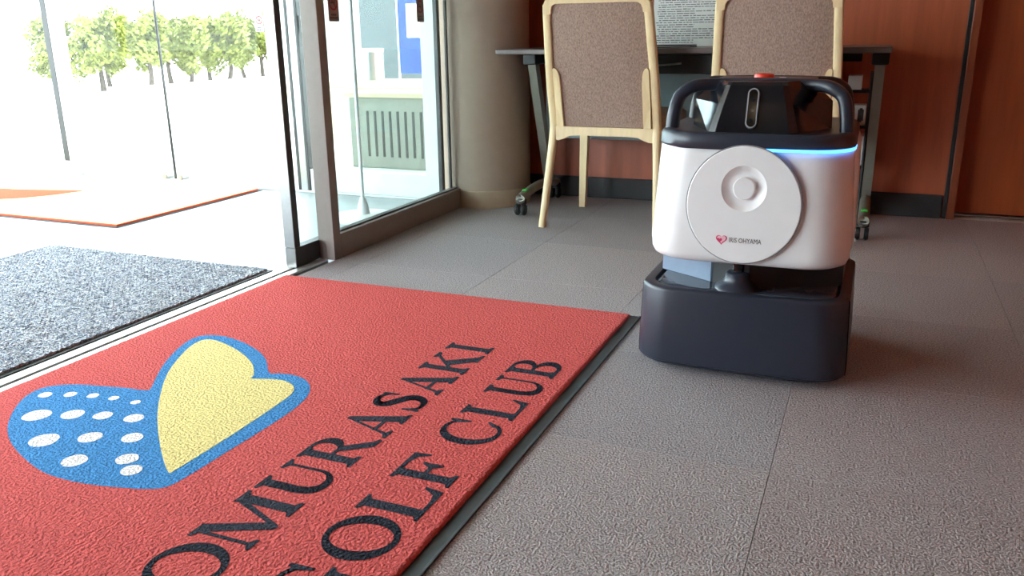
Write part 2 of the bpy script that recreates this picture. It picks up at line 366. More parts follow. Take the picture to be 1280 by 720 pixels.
GLYPH = {
 'I': (.36, [rect(.095, .265, 0, 1), serif(.095, .265, 0, 1, .09), serif(.095, .265, 1, -1, .09)]),
 'O': (1.06, [ell(.53, .5, (.52, .53), (.335, .455), 0, .22)]),
 'M': (1.26, [rect(.105, .15, 0, .95), serif(.105, .15, 0, 1, .09), poly((0, 1), (.28, 1), (.66, .12), (.60, -.02), (.54, 0), (.13, .9), (0, .965)), poly((.585, 0), (.635, .0), (1.03, .93), (.97, 1)),
       rect(.97, 1.15, 0, 1), serif(.97, 1.15, 0, 1, .09), poly((.93, 1), (1.25, 1), (1.25, .965), (1.15, .91), (.97, .91))]),
 'U': (.98, [serif(.12, .29, 1, -1, .10), stroke([(.205, 1, .17), (.205, .6, .17), (.205, .32, .17), (.28, .12, .17), (.46, .035, .12), (.66, .08, .09), (.79, .24, .055), (.81, .5, .045), (.81, 1, .045)]), serif(.79, .83, 1, -1, .12)]),
 'R': (.96, [rect(.09, .265, 0, 1), serif(.09, .265, 0, 1, .085), poly((.0, 1), (.3, 1), (.3, .91), (.09, .91), (.0, .965)), poly((.2, 1), (.45, 1), (.45, .95), (.2, .95)), poly((.2, .52), (.45, .52), (.45, .47), (.2, .47)),
       band(arcpts(.43, .735, .33, .265, 90, -90), arcpts(.43, .735, .155, .215, 90, -90)), poly((.36, .5), (.56, .5), (.86, .1), (.97, .035), (.97, 0), (.74, 0))]),
 'A': (.93, [poly((.42, 1.02), (.5, 1.02), (.86, .05), (.64, .05), (.4, .8)), poly((.40, .9), (.46, .98), (.155, .04), (.105, .04)), serif(.105, .16, 0, 1, .10), serif(.66, .84, 0, 1, .085), rect(.2, .66, .31, .36)]),
 'S': (.66, [stroke([(.585, .72, .03), (.55, .87, .06), (.41, .965, .075), (.24, .955, .11), (.125, .85, .16), (.15, .70, .19), (.34, .56, .20), (.52, .43, .20), (.565, .26, .18), (.48, .10, .13), (.32, .035, .075), (.16, .065, .06), (.065, .26, .03)], 6), poly((.53, .99), (.58, .99), (.60, .69), (.575, .69), (.53, .84)), poly((.06, .0), (.11, .0), (.12, .13), (.075, .31), (.05, .31))]),
 'K': (1.08, [rect(.09, .265, 0, 1), serif(.09, .265, 0, 1, .085), serif(.09, .265, 1, -1, .085), poly((.25, .37), (.25, .45), (.79, .96), (.87, .96)), serif(.76, .88, 1, -1, .08), poly((.37, .5), (.56, .64), (.95, .07), (1.07, .035), (1.07, 0), (.68, 0), (.70, .05)), ]),
 'G': (1.10, [band(arcpts(.54, .5, .53, .53, 48, 318, 30), arcpts(.57, .5, .37, .47, 48, 318, 30)), poly((.85, 1.02), (.89, 1.02), (.905, .67), (.87, .67), (.80, .88)), rect(.76, .94, .04, .42), serif(.76, .94, .46, -1, .08)]),
 'L': (.86, [rect(.09, .27, 0, 1), serif(.09, .27, 1, -1, .09), poly((0, 0), (.80, 0), (.855, .30), (.82, .30), (.70, .10), (.52, .05), (.27, .05), (.09, .09), (0, .035))]),
 'F': (.83, [rect(.09, .27, 0, 1), serif(.09, .27, 0, 1, .09), poly((0, 1), (.80, 1), (.825, .72), (.795, .72), (.70, .89), (.52, .95), (.27, .95), (.09, .91), (0, .965)), poly((.25, .5), (.44, .5), (.53, .36), (.565, .36), (.565, .70), (.53, .70), (.44, .555), (.25, .555))]),
 'C': (.95, [band(arcpts(.50, .5, .49, .53, 46, 314, 30), arcpts(.545, .5, .36, .465, 46, 314, 30)), poly((.80, 1.02), (.84, 1.02), (.86, .66), (.825, .66), (.74, .88)), poly((.80, .12), (.84, .16), (.93, .33), (.90, .34), (.77, .20))]),
 'B': (.83, [rect(.09, .265, 0, 1), poly((0, 1), (.3, 1), (.3, .9), (.09, .91), (0, .965)), poly((0, 0), (.3, 0), (.3, .1), (.09, .09), (0, .035)), rect(.2, .42, .95, 1), rect(.2, .42, 0, .05), rect(.2, .46, .495, .545),
       band(arcpts(.41, .76, .325, .24, 90, -90), arcpts(.41, .76, .15, .195, 90, -90)), band(arcpts(.41, .26, .40, .275, 90, -90), arcpts(.41, .26, .21, .215, 90, -90))]),
}
def fatten(P, d):
    A = sum(P[i][0] * P[(i + 1) % len(P)][1] - P[(i + 1) % len(P)][0] * P[i][1] for i in range(len(P)))
    if A < 0: P = P[::-1]
    out = []; n = len(P)
    for i in range(n):
        (ax, ay), (bx_, by), (cx, cy_) = P[i - 1], P[i], P[(i + 1) % n]
        e1 = (bx_ - ax, by - ay); e2 = (cx - bx_, cy_ - by); l1 = math.hypot(*e1) or 1e-9; l2 = math.hypot(*e2) or 1e-9
        n1 = (e1[1] / l1, -e1[0] / l1); n2 = (e2[1] / l2, -e2[0] / l2); mx_, my = n1[0] + n2[0], n1[1] + n2[1]; q = max(.5, (mx_ * mx_ + my * my) / 2)
        out.append((bx_ + mx_ / q * d, by + my / q * d))
    return out
def glyph_mesh(ch, s0, s1, t0, h, z0, z1):
    wd, shapes = GLYPH[ch]; sx = (s1 - s0) / wd
    f = lambda z: (lambda p: (-(t0 + p[1] * h), s0 + p[0] * sx, z))
    b = B()
    for k, s in enumerate(shapes):
        dz = k * .00005
        if s[0] == 'poly': b.prism(fatten(s[1], .011), f(z0), f(z1 + dz))
        else:
            o, i = s[1], s[2]
            for q in range(len(o) - 1): b.prism(fatten([o[q], o[q + 1], i[q + 1], i[q]], .009), f(z0), f(z1 + dz))
    return b

# ------------------------------------------------------------------ red entrance mat
mt = empty('entrance_mat', (-1.15, 1.275, 0))
def at_mat(o): o.location = (1.15, -1.275, 0); return o
x0, x1, y0, y1 = -1.744, -.574, .36, 2.188
b = B()                                   # pile slab with a slightly ragged rim
def rim(off, z, jit):
    pts = []
    n1, n2 = 260, 400
    A = [(x0 - off, y0 - off), (x1 + off, y0 - off), (x1 + off, y1 + off), (x0 - off, y1 + off)]
    for (a, c), n in zip(zip(A, A[1:] + A[:1]), (n1, n2, n1, n2)):
        for k in range(n):
            t = k / n; pts.append((a[0] + (c[0] - a[0]) * t + random.uniform(-jit, jit), a[1] + (c[1] - a[1]) * t + random.uniform(-jit, jit), z + random.uniform(-jit, jit) * .3))
    return pts
b.loft([rim(-.001, .001, 0), rim(.001, .005, .0012), rim(-.0025, .0095, .0012), rim(-.006, .0105, 0)])
at_mat(b.obj('pile', red_pile, mt))
b = B(); b.box(x0 - .001, x1 + .030, y0 - .03, y1 + .008, 0.0, .0022, .001, 1); b.box(x1 + .024, x1 + .030, y0 - .03, y1 + .008, .0005, .0042, .0012, 1)
at_mat(b.obj('rubber_border', rubber, mt))
ZT = .0106
H = .115
for ch, a, c in (('O', .746, .868), ('M', .873, 1.019), ('U', 1.029, 1.142), ('R', 1.152, 1.264), ('A', 1.276, 1.386), ('S', 1.399, 1.478), ('A', 1.495, 1.604), ('K', 1.619, 1.745), ('I', 1.759, 1.803)):
    at_mat(glyph_mesh(ch, a, c, .8175, H, ZT - .002, ZT + .0005).obj('letter', black_pile, mt))
for ch, a, c in (('G', .770, .895), ('O', .907, 1.031), ('L', 1.041, 1.141), ('F', 1.153, 1.249), ('C', 1.308, 1.417), ('L', 1.436, 1.533), ('U', 1.549, 1.654), ('B', 1.671, 1.767)):
    at_mat(glyph_mesh(ch, a, c, .6165, H, ZT - .002, ZT + .0005).obj('letter', black_pile, mt))
BLUE = [(1.284, 1.440), (1.279, 1.491), (1.267, 1.550), (1.255, 1.608), (1.234, 1.650), (1.204, 1.671), (1.162, 1.663), (1.110, 1.629), (1.060, 1.583), (1.025, 1.541), (.995, 1.493), (.967, 1.432), (.944, 1.368), (.931, 1.317), (.928, 1.267), (.930, 1.223), (.937, 1.180), (.946, 1.141), (.956, 1.106), (.976, 1.076), (1.028, 1.069), (1.119, 1.067), (1.227, 1.064), (1.321, 1.066), (1.387, 1.079), (1.432, 1.104), (1.465, 1.141), (1.477, 1.183), (1.474, 1.219), (1.469, 1.246), (1.530, 1.302), (1.575, 1.362), (1.610, 1.435), (1.631, 1.513), (1.622, 1.567), (1.590, 1.585), (1.523, 1.569), (1.429, 1.524), (1.348, 1.472), (1.298, 1.437)]
YEL = [(1.016, 1.112), (1.053, 1.161), (1.109, 1.226), (1.181, 1.302), (1.245, 1.361), (1.317, 1.421), (1.386, 1.471), (1.465, 1.515), (1.540, 1.547), (1.590, 1.550), (1.597, 1.513), (1.576, 1.451), (1.547, 1.390), (1.505, 1.326), (1.470, 1.291), (1.441, 1.268), (1.424, 1.262), (1.430, 1.239), (1.440, 1.207), (1.440, 1.175), (1.422, 1.141), (1.391, 1.121), (1.353, 1.115), (1.286, 1.111), (1.194, 1.107), (1.095, 1.106), (1.027, 1.107)]
def patch(pts, z, m, name, sm=3):
    P = smoothpts(pts, sm) if sm else pts
    o = B().prism(P, lambda p: (-p[1], p[0], ZT - .002), lambda p: (-p[1], p[0], z)).obj(name, m, mt)
    return at_mat(o)
patch(BLUE, ZT + .0003, blue_pile, 'emblem_field')
patch(YEL, ZT + .0007, yellow_pile, 'emblem_heart')
for s, t, r in ((1.184, 1.629, .0145), (1.206, 1.579, .0135), (1.219, 1.525, .0125), (1.226, 1.471, .011), (1.227, 1.409, .0105), (1.101, 1.553, .0275), (1.132, 1.485, .0225), (1.151, 1.421, .019), (1.165, 1.349, .0195), (1.024, 1.438, .0275), (1.067, 1.362, .0225), (1.096, 1.282, .0205), (.985, 1.310, .0235), (1.026, 1.223, .0205), (.997, 1.181, .0195)):
    pts = [(s + r * math.cos(a) * random.uniform(.93, 1.06), t + r * 1.02 * math.sin(a) * random.uniform(.93, 1.06)) for a in (2 * PI * k / 10 for k in range(10))]
    patch(pts, ZT + .0007, white_pile, 'dot')
tag(mt, 'red pile entrance mat lettered OMURASAKI GOLF CLUB with a blue and yellow heart emblem', 'mat')

# ------------------------------------------------------------------ grey scraper mat and pale yellow mat in the vestibule
sm = empty('scraper_mat', (-2.36, 1.3, 0))
B().box(-.525, .525, -1.0, .937, 0, .003, .001, 1).obj('rubber_border', rubber_dark, sm)
b = B(); g = []
nx, ny = 131, 240
gx = [-.516 + 1.024 * i / nx for i in range(nx + 1)]; gy = [-.99 + 1.918 * j / ny for j in range(ny + 1)]
V = [[b.bm.verts.new((x + random.uniform(-.002, .002), y + random.uniform(-.002, .002), .008 + .0022 * math.sin((i + j) * PI * .5) * math.sin((i - j) * PI * .5) + random.uniform(-.0014, .0014))) for j, y in enumerate(gy)] for i, x in enumerate(gx)]
for i in range(nx):
    for j in range(ny): b.bm.faces.new((V[i][j], V[i + 1][j], V[i + 1][j + 1], V[i][j + 1]))
edge = [V[i][0] for i in range(nx + 1)] + [V[nx][j] for j in range(1, ny + 1)] + [V[i][ny] for i in range(nx - 1, -1, -1)] + [V[0][j] for j in range(ny - 1, 0, -1)]
low = [b.bm.verts.new((v.co.x, v.co.y, .002)) for v in edge]
for k in range(len(edge)):
    q = (k + 1) % len(edge); b.bm.faces.new((edge[k], low[k], low[q], edge[q]))
b.obj('loop_pile', scraper_m, sm)
tag(sm, 'grey-blue speckled woven scraper mat on the white vestibule floor', 'mat')
ym = empty('welcome_mat', (-3.9, 3.04, 0))
B().box(-1.0, 1.0, -.475, .475, 0, .003, .001, 1).obj('rubber_border', rubber_dark, ym)
B().box(-.985, .985, -.46, .46, .001, .010, .002, 1).obj('pile', mat_yel, ym)
b = B(); b.box(.975, .986, -.46, .46, .002, .0106, .002, 1); b.box(-.986, .986, -.461, -.452, .002, .0106, .002, 1); b.obj('red_edging', mat_red2, ym)
sw = smoothpts([(-.45, -.02), (-.2, .04), (.0, .09), (.13, .115), (.12, .06), (.07, -.06), (-.05, -.19), (-.3, -.28)], 4)
B().prism(sw, lambda p: (p[0], p[1], .009), lambda p: (p[0], p[1], .0112)).obj('red_swoosh', mat_red2, ym)
tag(ym, 'pale yellow mat with red edging inside the outer glass doors', 'mat')

# ------------------------------------------------------------------ cleaning robot
rb = empty('cleaning_robot', (-.2375, 2.06, 0))
def rr(hw, yf, yb, rf, rbk, z, bow=0., n=10, m=8):
    """rounded-rectangle plan ring, CCW, constant count"""
    P = []
    def arc(cx, cy, r, a0, a1):
        for k in range(n + 1):
            a = math.radians(a0 + (a1 - a0) * k / n); P.append([cx + r * math.cos(a), cy + r * math.sin(a)])
    def line(a, c):
        for k in range(1, m): P.append([a[0] + (c[0] - a[0]) * k / m, a[1] + (c[1] - a[1]) * k / m])
    arc(-hw + rf, yf + rf, rf, 180, 270); line(P[-1], (hw - rf, yf)); arc(hw - rf, yf + rf, rf, 270, 360); line(P[-1], (hw, yb - rbk))
    arc(hw - rbk, yb - rbk, rbk, 0, 90); line(P[-1], (-hw + rbk, yb)); arc(-hw + rbk, yb - rbk, rbk, 90, 180); line(P[-1], (-hw, yf + rf))
    return [(x, y - (bow * (1 - (x / hw) ** 2) if y < yf + rf + .001 else 0), z) for x, y in P]
# base shell
def bring(z, hw, ins, bow=.012): return rr(hw, -.218 + ins, .225 - ins, .075 - ins * .6, .05 - ins * .4, z, bow)
b = B(); b.loft([bring(.014, .226, .012), bring(.02, .234, .003), bring(.05, .2365, 0), bring(.192, .2305, .002), bring(.199, .229, .004), bring(.201, .226, .007), bring(.201, .207, .026), bring(.19, .2045, .029), bring(.186, .19, .045)])
b.obj('base_shell', slate_pl, rb, smooth=35)
# front bumper panel, proud of the shell, wrapping both front corners
def arc_front(z, hw, ins):
    R_ = bring(z, hw, ins); k0 = 3; k1 = 10 + 7 + 1 + 11 - 3 + 0
    return R_[k0:k1]
b = B(); rows = [(.022, .2330, .0045), (.026, .2385, -.0015), (.05, .2395, -.003), (.194, .2335, -.001), (.2005, .2322, .0005), (.203, .2295, .0035), (.203, .215, .019), (.19, .214, .020), (.03, .214, .020), (.022, .2270, .0105)]
AF = [arc_front(*r) for r in rows]; b.loft(AF + [AF[0]], False, False, False); b.loft([[r[0] for r in AF], [(r[0][0] * .999, r[0][1], r[0][2]) for r in AF]]); b.loft([[r[-1] for r in AF], [(r[-1][0] * .999, r[-1][1], r[-1][2]) for r in AF]])
b.obj('front_bumper', slate_pl, rb, smooth=40)
for idx, sx in ((2, -1), (-1, 1)):
    F = [bring(z, hw, ins)[2 if sx < 0 else 26] for z, hw, ins in ((.024, .2372, -.0008), (.05, .2377, -.0012), (.194, .2317, .0008), (.2012, .2265, .006))]
    B().tube(F, .0011, 6, up=(0, 1, 0)).obj('bumper_seam', black_gl, rb)
# deck lid
b = B(); b.loft([bring(.186, .199, .034), bring(.197, .199, .034), bring(.200, .195, .038)]); b.obj('deck', slate_lt, rb, smooth=35)
for sx in (-1, 1): B().box(sx * .19 - .02, sx * .19 + .02, -.06, .06, 0, .04, .012).obj('wheel', rubber_dark, rb)
# neck: wedge-shaped core that carries the body
nk = [(-.075, -.128), (-.012, -.165), (.012, -.165), (.075, -.128), (.207, -.05), (.21, .21), (-.21, .21), (-.207, -.05)]
b = B(); b.loft([[(x, y, .198) for x, y in nk], [(x, y, .30) for x, y in nk]]); nko = b.obj('neck', black_pl, rb)  # black colour stands in for the shade on its right side
pn = [(-.079, -.1305), (-.075, -.1285), (-.2045, -.052), (-.2095, -.053)]
B().loft([[(x, y, .2005) for x, y in pn], [(x, y, .275) for x, y in pn]]).obj('lit_side_panel', mat('panel_blue_grey', (128, 144, 164), .3, noise=(40, .03)), nko)  # on the lit left only; that side's brightness is put into the colour
o = B().cyl((0, 0, -.006), (0, 0, .006), .006, n=16).obj('neck_button', slate_pl, nko); o.location = (-.190, -.065, .258); o.rotation_euler = (PI / 2, 0, -.53)
def lathe(prof, cx, cy, n=28): return [[(cx + r * math.cos(2 * PI * k / n), cy + r * math.sin(2 * PI * k / n), z) for k in range(n)] for r, z in prof]
B().loft(lathe([(.052, .199), (.050, .204), (.036, .212), (.030, .222), (.028, .236), (.022, .24)], -.012, -.158)).obj('bumper_flange', slate_pl, rb, smooth=50)
B().loft(lathe([(.014, .23), (.014, .29)], -.012, -.160)).obj('bumper_post', black_gl, rb, smooth=50)
# white body
def wring(z, hw, ins): return rr(hw, -.214 + ins, .10, .085, .02, z, .0)
b = B(); b.loft([wring(.264, .190, .03), wring(.266, .203, .016), wring(.272, .2125, .007), wring(.285, .2175, .002), wring(.31, .219, 0), wring(.40, .2125, .002), wring(.50, .206, .004), wring(.520, .2045, .005), wring(.522, .203, .0065), wring(.522, .18, .03)])
body = b.obj('body_shell', white_pl, rb, smooth=45)
def w2ring(z, hw, ins): return rr(hw, -.03 + ins, .225 - ins, .03, .06, z, 0)
b = B(); b.loft([w2ring(.235, .205, .012), w2ring(.25, .214, .002), w2ring(.30, .2215, 0), w2ring(.40, .2185, 0), w2ring(.515, .2135, .002), w2ring(.53, .208, .008), w2ring(.53, .19, .02)])
b.obj('rear_shell', white_pl, rb, smooth=45)
# round cover plate with an off-centre dish and button
NP = 72
def ell_r(cz, rx, rz, y): return [(-.004 + rx * math.cos(2 * PI * k / NP), y, cz + rz * math.sin(2 * PI * k / NP)) for k in range(NP)]
PZ, DZ, YP = .402, .439, -.2235
b = B(); b.loft([ell_r(PZ, .1200, .1270, -.20), ell_r(PZ, .1200, .1270, YP + .0015), ell_r(PZ, .1186, .1256, YP), ell_r(DZ, .0475, .0495, YP), ell_r(DZ, .0455, .0475, YP + .002), ell_r(DZ, .033, .035, YP + .0105), ell_r(DZ, .0235, .0245, YP + .0115), ell_r(DZ, .0230, .0240, YP + .002), ell_r(DZ, .0215, .0225, YP + .0005)], False, True)
plate = b.obj('cover_plate', white_pl, rb, smooth=35)
b = B(); b.loft([ell_r(PZ, .1225, .1295, -.20), ell_r(PZ, .1225, .1295, YP + .0022), ell_r(PZ, .1198, .1268, YP + .0022)], False, False); b.obj('plate_seam', seam_m, plate, smooth=35)
# logo: small outlined heart and lettering
def heart(cx, cz, s, y0_, y1_, ring_w=None):
    P = []
    for k in range(40):
        t = 2 * PI * k / 40; P.append((cx + s * 16 * math.sin(t) ** 3 / 17, cz + s * (13 * math.cos(t) - 5 * math.cos(2 * t) - 2 * math.cos(3 * t) - math.cos(4 * t)) / 17))
    return B().prism(P, lambda p: (p[0], y0_, p[1]), lambda p: (p[0], y1_, p[1]))
heart(-.0445, .3255, .0128, YP, YP - .0004).obj('logo_heart', logo_pink, plate)
heart(-.0445, .3262, .0102, YP - .0003, YP - .0006).obj('logo_heart_inset', logo_lite, plate)
heart(-.0488, .3238, .0062, YP - .0006, YP - .0008).obj('logo_heart_inset', logo_pink, plate)
def text_mesh(body_, size, name, m, parent, loc, rot, sx=1.):
    cu = bpy.data.curves.new(name, 'FONT'); cu.body = body_; cu.size = size; cu.extrude = .0002; cu.resolution_u = 3
    t = bpy.data.objects.new('tmp_text', cu); COL.objects.link(t); bpy.context.view_layer.update()
    me = bpy.data.meshes.new_from_object(t.evaluated_get(bpy.context.evaluated_depsgraph_get())); bpy.data.objects.remove(t); bpy.data.curves.remove(cu)
    me.name = name; me.materials.clear(); me.materials.append(m)
    o = bpy.data.objects.new(name, me); COL.objects.link(o); o.parent = parent; o.location = loc; o.rotation_euler = rot; o.scale = (sx, 1, 1)
    return o
lt = text_mesh('IRIS OHYAMA', .0150, 'logo_lettering', logo_txt, plate, (-.0290, YP - .0003, .3205), (PI / 2, 0, 0))
wd = lt.dimensions.x
if wd > 0: lt.scale = (.068 / wd, 1, 1)
# head: collar
def cring(z, hw, ins): return rr(hw, -.207 + ins, .212 - ins, .085, .06, z, .012)
b = B(); b.loft([cring(.519, .2035, .003), cring(.526, .2085, 0), cring(.546, .2065, .001), cring(.553, .2025, .005), cring(.555, .196, .012), cring(.553, .18, .03)]); b.obj('head_collar', slate_pl, rb, smooth=40)
LR = [cring(z, hw, ins) for z, hw, ins in ((.5185, .2085, -.0012), (.5245, .2098, -.0016), (.5245, .2045, .002), (.5185, .2035, .002))]
def led(k0, k1): 
    b = B(); b.loft([r[k0:k1] for r in LR] + [LR[0][k0:k1]], False, False, False); b.obj('light_strip', led_m, rb)
led(15, 30)
# head: tower
def half(pts): return [(-x, y) for x, y in pts] + [(x, y) for x, y in reversed(pts)]
t_bot = half([(.078, -.192), (.094, -.180), (.153, -.040), (.125, .15)]); t_mid = half([(.064, -.174), (.077, -.164), (.150, -.038), (.122, .14)]); t_top = half([(.054, -.162), (.064, -.153), (.108, -.040), (.098, .125)])
def tz(pts, z): return [(x, y, z) for x, y in pts]
b = B(); b.loft([tz(t_bot, .55), tz(t_mid, .612), tz(t_top, .650), tz([(x * .93, y * .95) for x, y in t_top], .657)]); b.obj('head_tower', tower_pl, rb)
# lit chamfer facets are part of the tower; camera window on the tower's front
tilt = math.atan2(.03, .10)
cw = empty('camera_window', (0, 0, 0)); cw.parent = rb; cw.location = (-.003, -.1805, .604); cw.rotation_euler = (-tilt, 0, 0)
def pill(hw, hh, y0_, y1_):
    P = arcpts(0, hh - hw, hw, hw, 0, 180, 12) + arcpts(0, -hh + hw, hw, hw, 180, 360, 12)
    return B().prism(P, lambda p: (p[0], y0_, p[1]), lambda p: (p[0], y1_, p[1]))
pill(.0128, .0435, .004, -.0014).obj('window_bezel', black_pl, cw)
pill(.0115, .0422, .004, -.0022).obj('window_ring', grey_ring, cw)
pill(.0090, .0397, .004, -.0026).obj('window_glass', black_gl, cw)
for z in (.018, -.006, -.027): 
    B().cyl((0, -.0024, z), (0, -.0036, z), .0042, n=16).obj('lens', lens_m, cw)
# head: handles (front bow from the collar corners up to the tower top, and a rear one)
def bow(yf_, yt_, hwb, name, rad, m):
    pts = [(-hwb, yf_, .545), (-hwb + .004, yf_ + .004, .590), (-hwb + .014, yf_ + .015, .624), (-hwb + .042, (yf_ + yt_) / 2, .6435), (-.10, yt_, .6465), (-.04, yt_, .648), (.04, yt_, .648), (.10, yt_, .6465), (hwb - .042, (yf_ + yt_) / 2, .6435), (hwb - .014, yf_ + .015, .624), (hwb - .004, yf_ + .004, .590), (hwb, yf_, .545)]
    P = openspline(pts, 5)
    B().sweep(P, lambda i: [(rad[0] * (abs(math.cos(a)) ** .6) * math.copysign(1, math.cos(a)), rad[1] * (abs(math.sin(a)) ** .6) * math.copysign(1, math.sin(a))) for a in (2 * PI * k / 16 for k in range(16))], up=(0, 1, 0)).obj(name, m, rb, smooth=50)
bow(-.115, -.07, .1865, 'front_handle', (.0140, .020), slate_pl)
bow(.12, .08, .183, 'rear_handle', (.0125, .017), black_pl)
b = B(); b.box(-.11, .11, -.08, .10, .644, .6585, .006, 3); b.obj('top_plate', slate_pl, rb, smooth=40)
B().loft(lathe([(.0225, .655), (.0225, .664), (.020, .6685), (.012, .670)], .0, -.035)).obj('stop_button', red_btn, rb, smooth=50)
B().box(.032, .048, -.045, -.028, .657, .6615, .002).obj('power_key', white_pl, rb)
for sx in (-1, 1): B().cyl((sx * .202, .04, .575), (sx * .214, .04, .575), .016, n=20, bev=.003).obj('side_sensor', black_pl, rb, smooth=40)
tag(rb, 'white and slate floor-cleaning robot with black carrying handle standing on the carpet', 'robot')

# ------------------------------------------------------------------ chairs (seen from behind, pushed to the table)
def make_chair():
    t = empty('dining_chair', (0, 0, 0))
    yb_ = lambda z: -.176 - max(0, z - .43) * .285
    for s in (-1, 1):
        path = openspline([(s * .237, -.245, 0), (s * .224, -.205, .2), (s * .2125, -.178, .36), (s * .2095, -.176, .43), (s * .2075, -.2187, .58), (s * .1995, -.2643, .74), (s * .1945, -.290, .83), (s * .1915, -.3005, .867)], 4)
        n = len(path)
        def sec(i):
            k = i / (n - 1); w_ = .0115 + .0035 * min(1, k / .4); d_ = .0165
            return [(-w_ + .004, -d_), (w_ - .004, -d_), (w_, -d_ + .004), (w_, d_ - .004), (w_ - .004, d_), (-w_ + .004, d_), (-w_, d_ - .004), (-w_, -d_ + .004)]
        B().sweep(path, sec, up=(0, 1, 0)).obj('rear_leg_post', beech, t, smooth=50)
        B().loft([[(s * .218 + a * .8, .23 + bb * .8, 0) for a, bb in ((-.017, -.017), (.017, -.017), (.017, .017), (-.017, .017))], [(s * .205 + a * 1.1, .215 + bb * 1.1, .39) for a, bb in ((-.017, -.017), (.017, -.017), (.017, .017), (-.017, .017))]]).obj('front_leg', beech, t)
        B().box(s * .207 - .011, s * .207 + .011, -.150, .21, .345, .395, .004).obj('side_rail', beech, t)
        # inner wing that hugs the lower back pad, seam left open towards the post
        P = [(.1625, .407), (.1915, .407), (.1915, .50), (.1905, .60), (.1895, .63), (.184, .6345), (.176, .632), (.169, .622), (.165, .605), (.1625, .57)]
        B().prism(P, lambda p: (s * p[0], yb_(p[1]) - .0205, p[1]), lambda p: (s * p[0], yb_(p[1]) + .012, p[1])).obj('back_wing', beech, t)
    # crest rail with rounded shoulders, filleted inner corners and a grip notch
    right = [(.036, .893), (.150, .893), (.176, .890), (.192, .882), (.201, .868), (.2045, .850), (.2055, .832), (.176, .832), (.1745, .848), (.169, .860), (.158, .8665), (.14, .868)]
    P = [(-x, z) for x, z in reversed(right)] + [(-.031, .882), (.031, .882)] + right
    B().prism(P, lambda p: (p[0], yb_(p[1]) - .0185, p[1]), lambda p: (p[0], yb_(p[1]) + .0175, p[1])).obj('crest_rail', beech, t)
    # arched lower back rail
    P = [(-.198, .352), (-.185, .352), (-.165, .358), (-.14, .37), (-.10, .3725), (.10, .3725), (.14, .37), (.165, .358), (.185, .352), (.198, .352), (.198, .406), (-.198, .406)]
    B().prism(P, lambda p: (p[0], -.189, p[1]), lambda p: (p[0], -.165, p[1])).obj('lower_back_rail', beech, t)
    # upholstered back pad
    rings = []
    for k in range(13):
        z = .408 + (.870 - .408) * k / 12; hw = .198 - .018 * k / 12; y = yb_(z)
        c = .010 if k in (0, 12) else 0
        rings.append([(-hw + c, y - .004, z), (-hw * .9, y - .011 + c * .5, z), (-hw * .4, y - .0145 + c * .5, z), (hw * .4, y - .0145 + c * .5, z), (hw * .9, y - .011 + c * .5, z), (hw - c, y - .004, z), (hw - c, y + .01, z), (0, y + .022, z), (-hw + c, y + .01, z)])
    B().loft(rings).obj('back_pad', fabric, t, smooth=60)
    def sring(z, i): return rr(.240 - i, -.150 + i, .26 - i, .05, .03, z, 0, 5, 2)
    B().loft([sring(.392, .012), sring(.402, .002), sring(.437, 0), sring(.452, .012), sring(.457, .04)]).obj('seat', fabric, t, smooth=60)
    return t
c1 = make_chair(); c1.location = (-.978, 3.425, 0)
tag(c1, 'beech dining chair with brown fabric back beside the plaster column', 'chair', 'chairs at the folding table')
c2 = dup(c1); c2.location = (-.338, 3.425, 0)
tag(c2, 'beech dining chair with brown fabric back standing behind the cleaning robot', 'chair', 'chairs at the folding table')

# ------------------------------------------------------------------ folding table
TX0, TX1, TY0, TY1, TZ = -1.50, .035, 3.38, 3.86, .702
ft = empty('folding_table', ((TX0 + TX1) / 2, 3.62, 0)); hx = (TX1 - TX0) / 2
B().box(-hx, hx, TY0 - 3.62, TY1 - 3.62, .680, .702, .004).obj('table_top', desk_top, ft)
B().box(-hx + .25, hx - .25, -.12, .03, .60, .675, .004).obj('under_shelf', desk_blk, ft)
B().box(-hx + .1, hx - .26, .10, .115, .30, .60, .003).obj('modesty_panel', desk_grey, ft)
B().box(-hx + .1, hx - .1, -.03, .03, .645, .68, .003).obj('cross_beam', desk_blk, ft)
for s in (-1, 1):
    fx = s * (hx - .11) if s < 0 else s * (hx - .035)
    B().sweep([(fx, .12, .085), (fx, .06, .25), (fx, -.085, .645)], lambda i: [(-.018, -.022), (.018, -.022), (.018, .022), (-.018, .022)], up=(0, 1, 0)).obj('leg', desk_alu, ft, smooth=30)
    path = openspline([(fx, -.245, .068), (fx, -.23, .078), (fx, 0, .10), (fx, .20, .078), (fx, .215, .068)], 4)
    foot = B().sweep(path, lambda i: [(.021 * math.cos(a), .02 * math.sin(a)) for a in (2 * PI * k / 12 for k in range(12))]).obj('foot_beam', desk_alu, ft, smooth=60)
    B().box(fx - .012, fx + .012, -.20, -.175, .100, .106, .002).obj('release_tab', green_m, foot)
    B().box(fx - .03, fx + .03, -.13, .03, .635, .68, .006).obj('bracket', desk_blk, ft)
    for y in (-.235, .205):
        B().loft(lathe([(.023, .05), (.023, .068), (.018, .074)], fx, y, 16)).obj('caster_cap', desk_blk, ft, smooth=40)
        for q in (-1, 1): B().cyl((fx + q * .007, y - .008, .026), (fx + q * .023, y - .008, .026), .026, n=20, bev=.004).obj('caster_wheel', wheel_m, ft, smooth=40)
B().tube(openspline([(-.18, -.14, .64), (-.10, -.145, .634), (.0, -.14, .642)], 5), .004, 8).obj('cable', steel, ft)
tag(ft, 'folding table with dark laminate top on castered metal legs against the wood wall', 'table')
